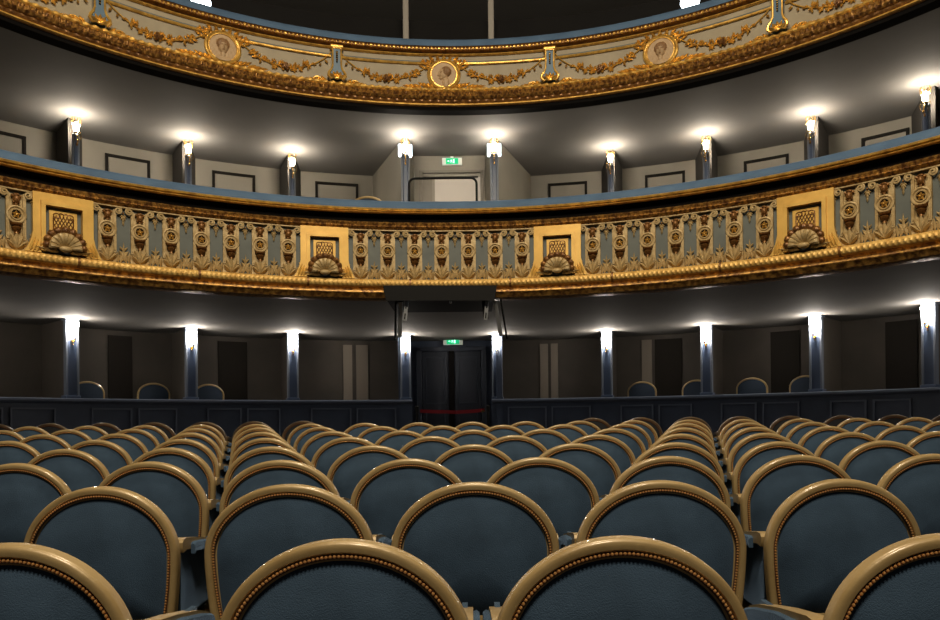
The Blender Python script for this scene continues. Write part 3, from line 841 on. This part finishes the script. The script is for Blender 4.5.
# vestibule on the balcony
xa, xb, yv = at_d(414, 160, 13.1).x, at_d(485, 160, 13.1).x, 13.1
mb = MB(); mb.box((xa+xb)/2, yv+.1, (BF+Z2)/2, xb-xa, .2, Z2-BF); struct(mb, 'wall_vestibule', M['uwall'], smooth=False)
for s, x in ((-1, xa), (1, xb)):
    pp = at_z(post_top[3 if s < 0 else 4][0], 141, 4.5)
    far = at_z(371 if s < 0 else 531, 175.5 if s < 0 else 173.5, 4.58)
    poly = [(pp.x+s*.03, pp.y+.06), (far.x, far.y+.1), (x, yv+.15), (x, yv+.02), (pp.x-s*.03, pp.y+.06)]
    if s > 0: poly = poly[::-1]
    mb = MB(); mb.prism(poly, BF, Z2); struct(mb, 'pier_wall', M['uwall'], smooth=False)
root = empty('door_7', ((xa+xb)/2, yv, BF), label='pale door in a moulded frame under the upper exit sign', cat='door'); root['kind'] = 'structure'
dx0, dx1 = at_d(421,175,yv).x-root.location.x, at_d(482,175,yv).x-root.location.x
dt = at_d(452,172,yv).z-BF
mb = MB()
for x in (dx0, dx1): mb.rbox(x, -.02, dt/2, .06, .05, dt, .008)
mb.rbox((dx0+dx1)/2, -.02, dt, dx1-dx0+.06, .05, .05, .008); mb.obj('door_frame', M['wall'], root)
mb = MB(); lx0 = at_d(433,175,yv).x-root.location.x; mb.rbox((lx0+dx1)/2, -.012, (dt-.1)/2, dx1-lx0-.06, .03, dt-.1, .004); mb.obj('door_leaf', M['post'], root)  # leaf coloured paler to stand for the light on it
mb = MB(); mb.box((dx0+lx0)/2, -.008, (dt-.1)/2, lx0-dx0-.03, .02, dt-.1); mb.obj('side_panel', M['wall'], root)
mb = MB(); mb.box((dx0+dx1)/2-.02, -.03, dt-.10, dx1-dx0-.1, .02, .022); mb.obj('dark_lintel', M['frame'], root)
# guard rail
a = at_d(409, 178.5, 11.6); b = at_d(476.5, 178.5, 11.6); 
root = empty('guard_rail', ((a.x+b.x)/2, 11.6, BF), label='dark arched guard rail in front of the pale balcony door', cat='guard rail')
hw = (b.x-a.x)/2; ht = a.z-BF; r = .09; pts = [(-hw,0,0),(-hw,0,ht-r)]+[(-hw+r-r*cos(t),0,ht-r+r*sin(t)) for t in [pi/2*k/6 for k in range(1,7)]]
pts += [(hw-r+r*sin(t),0,ht-r+r*cos(t)) for t in [pi/2*k/6 for k in range(0,7)]]+[(hw,0,0)]
mb = MB(); mb.tube(pts, .018, 10); mb.obj('bent_tube', M['metal'], root)
mb = MB()
for s in (-1, 1): mb.lathe([(.001,0),(.05,0),(.05,.012),(.001,.013)], (s*hw,0,0), 14)
mb.obj('foot_plate', M['metal'], root)

# ------------------------------------------------------------------ top tier: pale posts and two lamps
for px, lab in ((406,'left'),(491,'right')):
    p = at_d(px, 30, 12.6)
    root = empty('gallery_post', (p.x, p.y, Z2+.35), label='thin pale post rising behind the upper balcony rail, %s one' % lab, cat='post', group='pale posts of the top gallery')
    mb = MB(); mb.rbox(0, 0, 1.45, .095, .095, 2.9, .01); mb.obj('shaft', M['post'], root)
    mb = MB(); mb.rbox(0, 0, .04, .15, .15, .08, .012); mb.obj('base', M['post'], root)
for px, lab in ((201,'left'),(690,'right')):
    p = at_d(px, 1.5, 11.9 if px < 400 else 12.1); th = atan2(p.x-UW.c[0], p.y-UW.c[1])
    mb = MB(); root = empty('gallery_lamp', (p.x, p.y, p.z), rz=-th, label='glaring lamp at the top edge, %s end of the upper balcony' % lab, cat='wall lamp', group='lamps of the top gallery')
    mb.ball((0,0,0), .11, 14, 10, (1.4,1,1.2)); mb.obj('lamp_glass', M['bulb'], root)
    mb = MB(); mb.tube([(0,0,-.09),(0,.02,-.16),(0,.12,-.18)], .012, 8); mb.lathe([(.001,-.1),(.04,-.095),(.05,-.075),(.001,-.07)], n=14); mb.obj('arm', M['brass'], root)
    mb = MB(); mb.rbox(0, .17, (Z2+.35-p.z)/2+.3, .09, .09, p.z-Z2-.35+.6, .01); mb.obj('post', M['post'], root)
    point('lamp_light', p, 12, (1,.93,.82), .09)

# ------------------------------------------------------------------ hatch with hanging flaps under the lower balcony
root = empty('ceiling_hatch', (at_d(440,290,8.85).x, 8.85, Z1), label='dark projector hatch hanging under the middle of the lower balcony', cat='hatch')
o0 = Vector(root.location)
def loc(px, py, d): return at_d(px, py, d)-o0
mb = MB(); A_, B_ = loc(383, 285.3, 8.83), loc(497, 285.3, 8.83); C_, D_ = loc(494.5, 300.5, 8.83), loc(386, 300.5, 8.83)
vs = [tuple(q+Vector((0,dy,0))) for dy in (0,.03) for q in (A_,B_,C_,D_)]
mb.add(vs, [(0,1,2,3),(7,6,5,4),(0,4,5,1),(1,5,6,2),(2,6,7,3),(3,7,4,0)]); mb.obj('front_board', M['metal'], root, smooth=False)
mb = MB(); a = loc(386, 300, 8.83); b = loc(494.5, 300, 8.83)
mb.box((a.x+b.x)/2, .55, a.z+.02, b.x-a.x, 1.05, .02); mb.obj('bottom_board', M['black'], root, smooth=False)
mb = MB(); q = loc(450.5, 302, 8.9); mb.ball(q, .014, 8, 6, (1,1,1.6)); mb.obj('small_hook', M['steel'], root)
def slab(p, q, w, t, name, m, holes=False):
    mb = MB(); p = Vector(p); q = Vector(q); v = q-p; L = v.length; zdir = v.normalized(); x = Vector((1,0,0)); x = (x-zdir*x.dot(zdir)).normalized(); y = zdir.cross(x)
    Mx = Matrix((( x.x,y.x,zdir.x,p.x),(x.y,y.y,zdir.y,p.y),(x.z,y.z,zdir.z,p.z),(0,0,0,1)))
    mb.rbox(0,0,L/2,w,t,L,.004,Mx); o = mb.obj(name, m, root)
    if holes:
        h = MB()
        for k in (.25,.55,.8,.9): h.rbox(0,(t/2)*(-1 if y.y > 0 else 1),L*k,w*.35,.006,.035,.002,Mx)
        h.obj('slot', M['black'], o)
slab(loc(408,291,8.95), loc(404.5,321,8.95), .045, .03, 'slotted_arm', M['steel'], True)
slab(loc(488,291,8.95), loc(485.5,320,8.95), .045, .03, 'slotted_arm', M['steel'], True)
slab(loc(483,291,9.0), loc(486,319,9.0), .06, .02, 'dark_arm', M['metal'])
slab(loc(400.5,302,9.05), loc(400,337,9.25), .05, .03, 'flap_rail', M['steel'])
slab(loc(396.5,301,9.1), loc(396,336,9.3), .022, .30, 'flap', M['metal'])
slab(loc(495,302,9.05), loc(501,336,9.25), .05, .03, 'flap_rail', M['steel'])
slab(loc(500.5,299,9.1), loc(506.5,335,9.3), .022, .30, 'flap', M['metal'])

# ------------------------------------------------------------------ seats
TOPZ = .86
def arch(inset, n=40, zb=.40):
    """outline of the back, inset from the outer edge, left foot over the crown to the right foot"""
    a, b = .268-inset, .222-inset; zc = TOPZ-.222; pts = []
    m = 7
    for k in range(m): 
        t = k/m; z = zb+(zc-zb)*t; pts.append((-(a-.022*(1-t)**1.6), z))
    for k in range(n+1):
        an = pi-pi*k/n; c_, s_ = cos(an), sin(an)
        pts.append((a*c_, zc+b*s_))
    for k in range(m-1, -1, -1):
        t = k/m; z = zb+(zc-zb)*t; pts.append(((a-.022*(1-t)**1.6), z))
    return pts
LEAN = .03
def lean(x, y, z): return (x, y-(z-.40)*LEAN, z)
def ring_sweep(prof, n=40, zb=.40):
    """prof: list of (inset, y)"""
    cols = [arch(i, n, zb) for i, y in prof]; P = len(prof); N = len(cols[0]); vs = []; fs = []
    for j in range(N):
        for c, (i, y) in zip(cols, prof): vs.append(lean(c[j][0], y, c[j][1]))
    for j in range(N-1):
        for i in range(P):
            k = (i+1) % P; fs.append((j*P+i, j*P+k, (j+1)*P+k, (j+1)*P+i))
    fs += [tuple(range(P)), tuple((N-1)*P+i for i in range(P-1,-1,-1))]
    return MB().add(vs, fs)
def cushion(inset, bulge, back):
    out = arch(inset, 36, .43); n = len(out); cx, cz = 0, .60; S = [0,.3,.55,.72,.84,.91,.95,.98,1.0]
    vs = []; fs = []
    # outline closed along the bottom
    bot = [(out[-1][0]+(out[0][0]-out[-1][0])*k/8, .43) for k in range(1, 8)]
    loop = out+bot; n = len(loop)
    def lay(sg, bl):
        st = len(vs); vs.append(lean(cx, sg*(.009+bl), cz))
        for s in S[1:]:
            h = bl*(1-s**2.2)
            for x, z in loop: vs.append(lean(cx+(x-cx)*s, sg*(.009+h), cz+(z-cz)*s))
        for k in range(n): fs.append((st, st+1+k, st+1+(k+1) % n))
        for r in range(len(S)-2):
            for k in range(n):
                l = (k+1) % n; fs.append((st+1+r*n+k, st+1+r*n+l, st+1+(r+1)*n+l, st+1+(r+1)*n+k))
        return st+1+(len(S)-2)*n
    a = lay(-1, bulge); b = lay(1, back)
    for k in range(n): l = (k+1) % n; fs.append((a+k, a+l, b+l, b+k))
    return MB().add(vs, fs)
def make_seat(wood, velvet, nails=True):
    root = empty('theatre_chair', (0,0,0))
    fr = ring_sweep([(.001,-.014),(.003,-.0205),(.008,-.0245),(.015,-.0255),(.022,-.0245),(.0255,-.020),(.027,-.015),(.040,-.012),(.040,.010),(.030,.015),(.006,.015),(.0,.008)])
    fr.rbox(0, .0, .415, .46, .04, .05, .01)
    fr.obj('back_frame', wood, root)
    cushion(.034, .048, .034).obj('back_cushion', velvet, root)
    tr = MB(); pts = arch(.0305, 60, .44)
    L = [0]
    for p, q in zip(pts[:-1], pts[1:]): L.append(L[-1]+hypot(q[0]-p[0], q[1]-p[1]))
    tr.tube([lean(x, -.0165, z) for x, z in pts], .0055, 6)
    tr.mi = 1; k = 0; s = .004; i = 0
    while s < L[-1] and nails:
        while L[i+1] < s: i += 1
        t = (s-L[i])/(L[i+1]-L[i]); x = pts[i][0]+(pts[i+1][0]-pts[i][0])*t; z = pts[i][1]+(pts[i+1][1]-pts[i][1])*t
        c = Vector(lean(x, -.0225, z)); rr = .0039
        vs = [c+Vector((rr*cos(2*pi*q/6), .0015, rr*sin(2*pi*q/6))) for q in range(6)]+[c+Vector((rr*.6*cos(2*pi*q/6), -.0022, rr*.6*sin(2*pi*q/6))) for q in range(6)]+[c+Vector((0,-.0034,0))]
        tr.add(vs, [(q,(q+1)%6,6+(q+1)%6,6+q) for q in range(6)]+[(6+q,6+(q+1)%6,12) for q in range(6)])
        s += .0088
    tr.obj('nail_trim', [M['groove'], M['nail']], root)
    # seat
    sc = MB(); sc.rbox(0, .245, .425, .455, .44, .085, .03); sc.obj('seat_cushion', velvet, root)
    sf = MB(); sf.rbox(0, .235, .355, .47, .45, .055, .012); sf.obj('seat_frame', wood, root)
    for s in (-1, 1):
        am = MB(); vs = []
        P = [(.022,.655,.672),(.030,.640,.682),(.06,.645,.684),(.20,.630,.665),(.34,.605,.640),(.41,.585,.620),(.425,.590,.605)]
        for y, zb, zt in P:
            for x in (.226, .268):
                for z in (zb, zt): vs.append((s*x, y, z))
        fs = [(0,1,3,2), tuple(24+q for q in (0,2,3,1))]
        for q in range(6):
            o_ = q*4; fs += [(o_,o_+4,o_+5,o_+1),(o_+2,o_+3,o_+7,o_+6),(o_+1,o_+5,o_+7,o_+3),(o_,o_+2,o_+6,o_+4)]
        am.add(vs, fs); am.rbox(s*.245, .385, .485, .036, .045, .24, .01); a = am.obj('arm', wood, root)
        pd = MB(); vs = []
        for y, zt in ((.10,.655),(.11,.662),(.2,.655),(.34,.630),(.41,.612),(.42,.600)):
            vs += [(s*.268,y,zt-.03),(s*.268,y,zt),(s*.276,y,zt+.003),(s*.2838,y,zt-.002),(s*.2838,y,zt-.03)] if y < .3 else [(s*.268,y,zt-.03),(s*.268,y,zt),(s*.276,y,zt+.003),(s*.2838,y,zt-.002),(s*.2838,y,zt-.03)]
        fs = [tuple(range(5)), tuple(range(29,24,-1))]
        for q in range(5):
            for w_ in range(5): fs.append((q*5+w_, q*5+(w_+1)%5, q*5+5+(w_+1)%5, q*5+5+w_))
        pd.add(vs, fs); pd.obj('arm_pad', velvet, a)
        side = MB(); side.box(s*.247, .20, .535, .014, .33, .22); side.obj('side_panel', velvet, root)
    for sx in (-1, 1):
        for y0 in (.03, .43):
            lg = MB(); lg.lathe([(.001,0),(.012,0),(.014,.02),(.022,.25),(.026,.29),(.026,.335),(.001,.336)], (sx*.20, y0, 0), 10); lg.obj('leg', wood, root)
    return root
seatA = make_seat(M['wood'], M['velvet']); usedA = False
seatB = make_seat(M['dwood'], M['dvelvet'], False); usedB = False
rown = ['nearest row','second row','third row','fourth row','fifth row','sixth row','seventh row','eighth row','dark ninth row']
ordn = ['first','second','third','fourth','fifth','sixth','seventh','eighth','ninth','tenth','eleventh']
for r in range(1, 10):
    d = 425.6*(.0033+.00222*(r-1)); ax = (d+9.8)/F; odd = r % 2 == 1; S = .57
    ztop = EYE-(.224-.0314*(r-1))
    for k in range(-10, 11):
        X = ax+(k+(.5 if odd else 0))*S
        sx = 1.0
        if r == 1 and k in (-2,-1,0,1): X = {-2:-.887,-1:-.247,0:.289,1:.915}[k]; sx = .90 if k in (-2,1) else .93
        if r == 2 and k in (-2,-1,0,1,2): X = {-2:-1.165,-1:-.575,0:.012,1:.60,2:1.17}[k]; sx = .9 if abs(k) == 2 else 1.0
        if r > 2 and abs(X) > 1.2: sx = .95
        dd = d-X*X/76
        px = 470+X/dd*F
        hwpx = .27/dd*F
        if px+hwpx < 2 or px-hwpx > 938: continue
        if r == 9 and 320 < px < 575: continue
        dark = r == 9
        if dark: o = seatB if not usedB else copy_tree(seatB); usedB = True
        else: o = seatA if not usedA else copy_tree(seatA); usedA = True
        o.scale = (sx,1,1); o.location = (X, dd+.075, ztop-TOPZ); o.rotation_euler = (0,0, -X/38*1.0+random.uniform(-.012,.012))
        if odd: i = k if k >= 0 else -k-1; side = 'right' if k >= 0 else 'left'; w = '%s %s of centre' % (ordn[i], side)
        elif k == 0: w = 'exactly in the middle'
        else: w = '%s %s of the middle chair' % (ordn[abs(k)-1], 'right' if k > 0 else 'left')
        desc = 'dark theatre chair' if dark else ('gilt and blue theatre chair')
        tag(o, '%s in the %s, %s' % (desc, rown[r-1], w), 'theatre chair', 'theatre chairs in the stalls')

# chairs seen over the box parapet and over the balcony rail
def make_chair(vel):
    root = empty('medallion_chair', (0,0,0))
    def c_arch(a, b, zc, zb, n=24): return [(-a,0,zb)]+[(-a,0,zb+(zc-zb)*.5)]+[(a*cos(pi-pi*k/n), 0, zc+b*sin(pi-pi*k/n)) for k in range(n+1)]+[(a,0,zb+(zc-zb)*.5),(a,0,zb)]
    fr = MB(); fr.tube([lean(*p) for p in c_arch(.235,.17,.69,.40)], .016, 8); fr.rbox(0,0,.43,.47,.03,.04,.008); fr.obj('back_frame', M['wood'], root)
    cu = MB(); out = [(p[0]*.94, p[2]) for p in c_arch(.235,.155,.69,.44)]
    n = len(out); vs = [lean(x, -.015, z) for x, z in out]+[lean(x, .015, z) for x, z in out]+[lean(0,-.035,.64), lean(0,.035,.64)]
    fs = [(i,(i+1)%n,2*n) for i in range(n)]+[(n+(i+1)%n,n+i,2*n+1) for i in range(n)]+[((i+1)%n,i,n+i,n+(i+1)%n) for i in range(n)]
    cu.add(vs, fs); cu.obj('back_cushion', vel, root)
    s = MB(); s.rbox(0,-.23,.44,.46,.42,.07,.025); s.obj('seat_cushion', vel, root)
    s = MB(); s.rbox(0,-.22,.385,.46,.43,.045,.01); s.obj('seat_frame', M['wood'], root)
    for sx in (-1, 1):
        for y0 in (-.40, -.02):
            lg = MB(); lg.lathe([(.001,0),(.013,0),(.024,.34),(.026,.37),(.001,.371)], (sx*.2,y0,0), 10); lg.obj('leg', M['wood'], root)
    return root
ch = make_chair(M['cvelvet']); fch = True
box_ch = [(87,382,'just right of the leftmost pillar'),(153.5,384,'just left of the second pillar from the left'),(208.5,384.5,'just right of the second pillar from the left'),
          (642,385.5,'alone, right of the second pillar past the door'),(697,386,'half hidden behind the third pillar from the right'),(752,380.5,'alone, left of the second pillar from the right'),(806,381,'half hidden behind the second pillar from the right')]
for px, py, lab in box_ch:
    th = PL.th_px(px, 385); th2 = BW.th_px(px, 385)
    # stand midway between parapet and wall on the sight line
    p = (PL.p(th)*.42+BW.p(th2)*.58)
    if px > 600: p = (PL.p(th)*.45+BW.p(th2)*.55)
    u, v = un(px, py); z = v*p.y/F+EYE
    o = ch if fch else copy_tree(ch); fch = False
    a = atan2(p.x-PL.c[0], p.y-PL.c[1])
    o.location = (p.x, p.y+.0, .862); o.rotation_euler = (0,0,-a)
    tag(o, 'round-backed chair in a lower box, ' + lab, 'chair', 'chairs in the lower boxes')
    print('boxchair', px, round(z-.876, 3))
for px, py, lab in ((367,195.3,'left of the upper exit, arched top showing'),(525,198.5,'right of the upper exit, barely showing')):
    p = at_d(px, py, 9.35)
    o = copy_tree(ch); o.location = (p.x, 9.35+.05, BF-.01); o.rotation_euler = (0,0,0); o.scale = (1,1,(p.z-BF+.012)/.876)
    print('balc', p.z-BF)
    tag(o, 'chair behind the blue balcony rail, ' + lab, 'chair', 'chairs on the first balcony')

# ------------------------------------------------------------------ lights
def area(name, loc, tgt, size, e, col):
    l = bpy.data.lights.new(name, 'AREA'); l.shape = 'DISK'; l.size = size; l.energy = e; l.color = col
    o = bpy.data.objects.new(name, l); COL.objects.link(o); o.location = loc
    o.rotation_euler = (Vector(tgt)-Vector(loc)).to_track_quat('-Z','Y').to_euler(); return o
point('chandelier_light', (0,3.6,8.2), 850, (1.0,.86,.64), .55)
area('stage_side_fill', (0,-1.8,8.6), (0,7,2.5), 2.0, 620, (1.0,.86,.66))  # unseen fill added above the stage to brighten walls, fronts and chairs
w = bpy.data.worlds.new('World'); SC.world = w; w.use_nodes = True
w.node_tree.nodes['Background'].inputs[0].default_value = (.5,.6,.8,1); w.node_tree.nodes['Background'].inputs[1].default_value = .02

# ------------------------------------------------------------------ camera
cam = bpy.data.cameras.new('Camera'); co = bpy.data.objects.new('Camera', cam); COL.objects.link(co)
cam.sensor_width = 36; cam.lens = F/940*36; cam.shift_y = (HY-310)/940; cam.clip_end = 100; cam.clip_start = .05
co.location = (0,0,EYE); co.rotation_euler = (pi/2, TH, 0)
SC.camera = co
vs_ = SC.view_settings; vs_.view_transform = 'Standard'; vs_.look = 'None'; vs_.gamma = 1; vs_.use_curve_mapping = False; vs_.exposure = 0
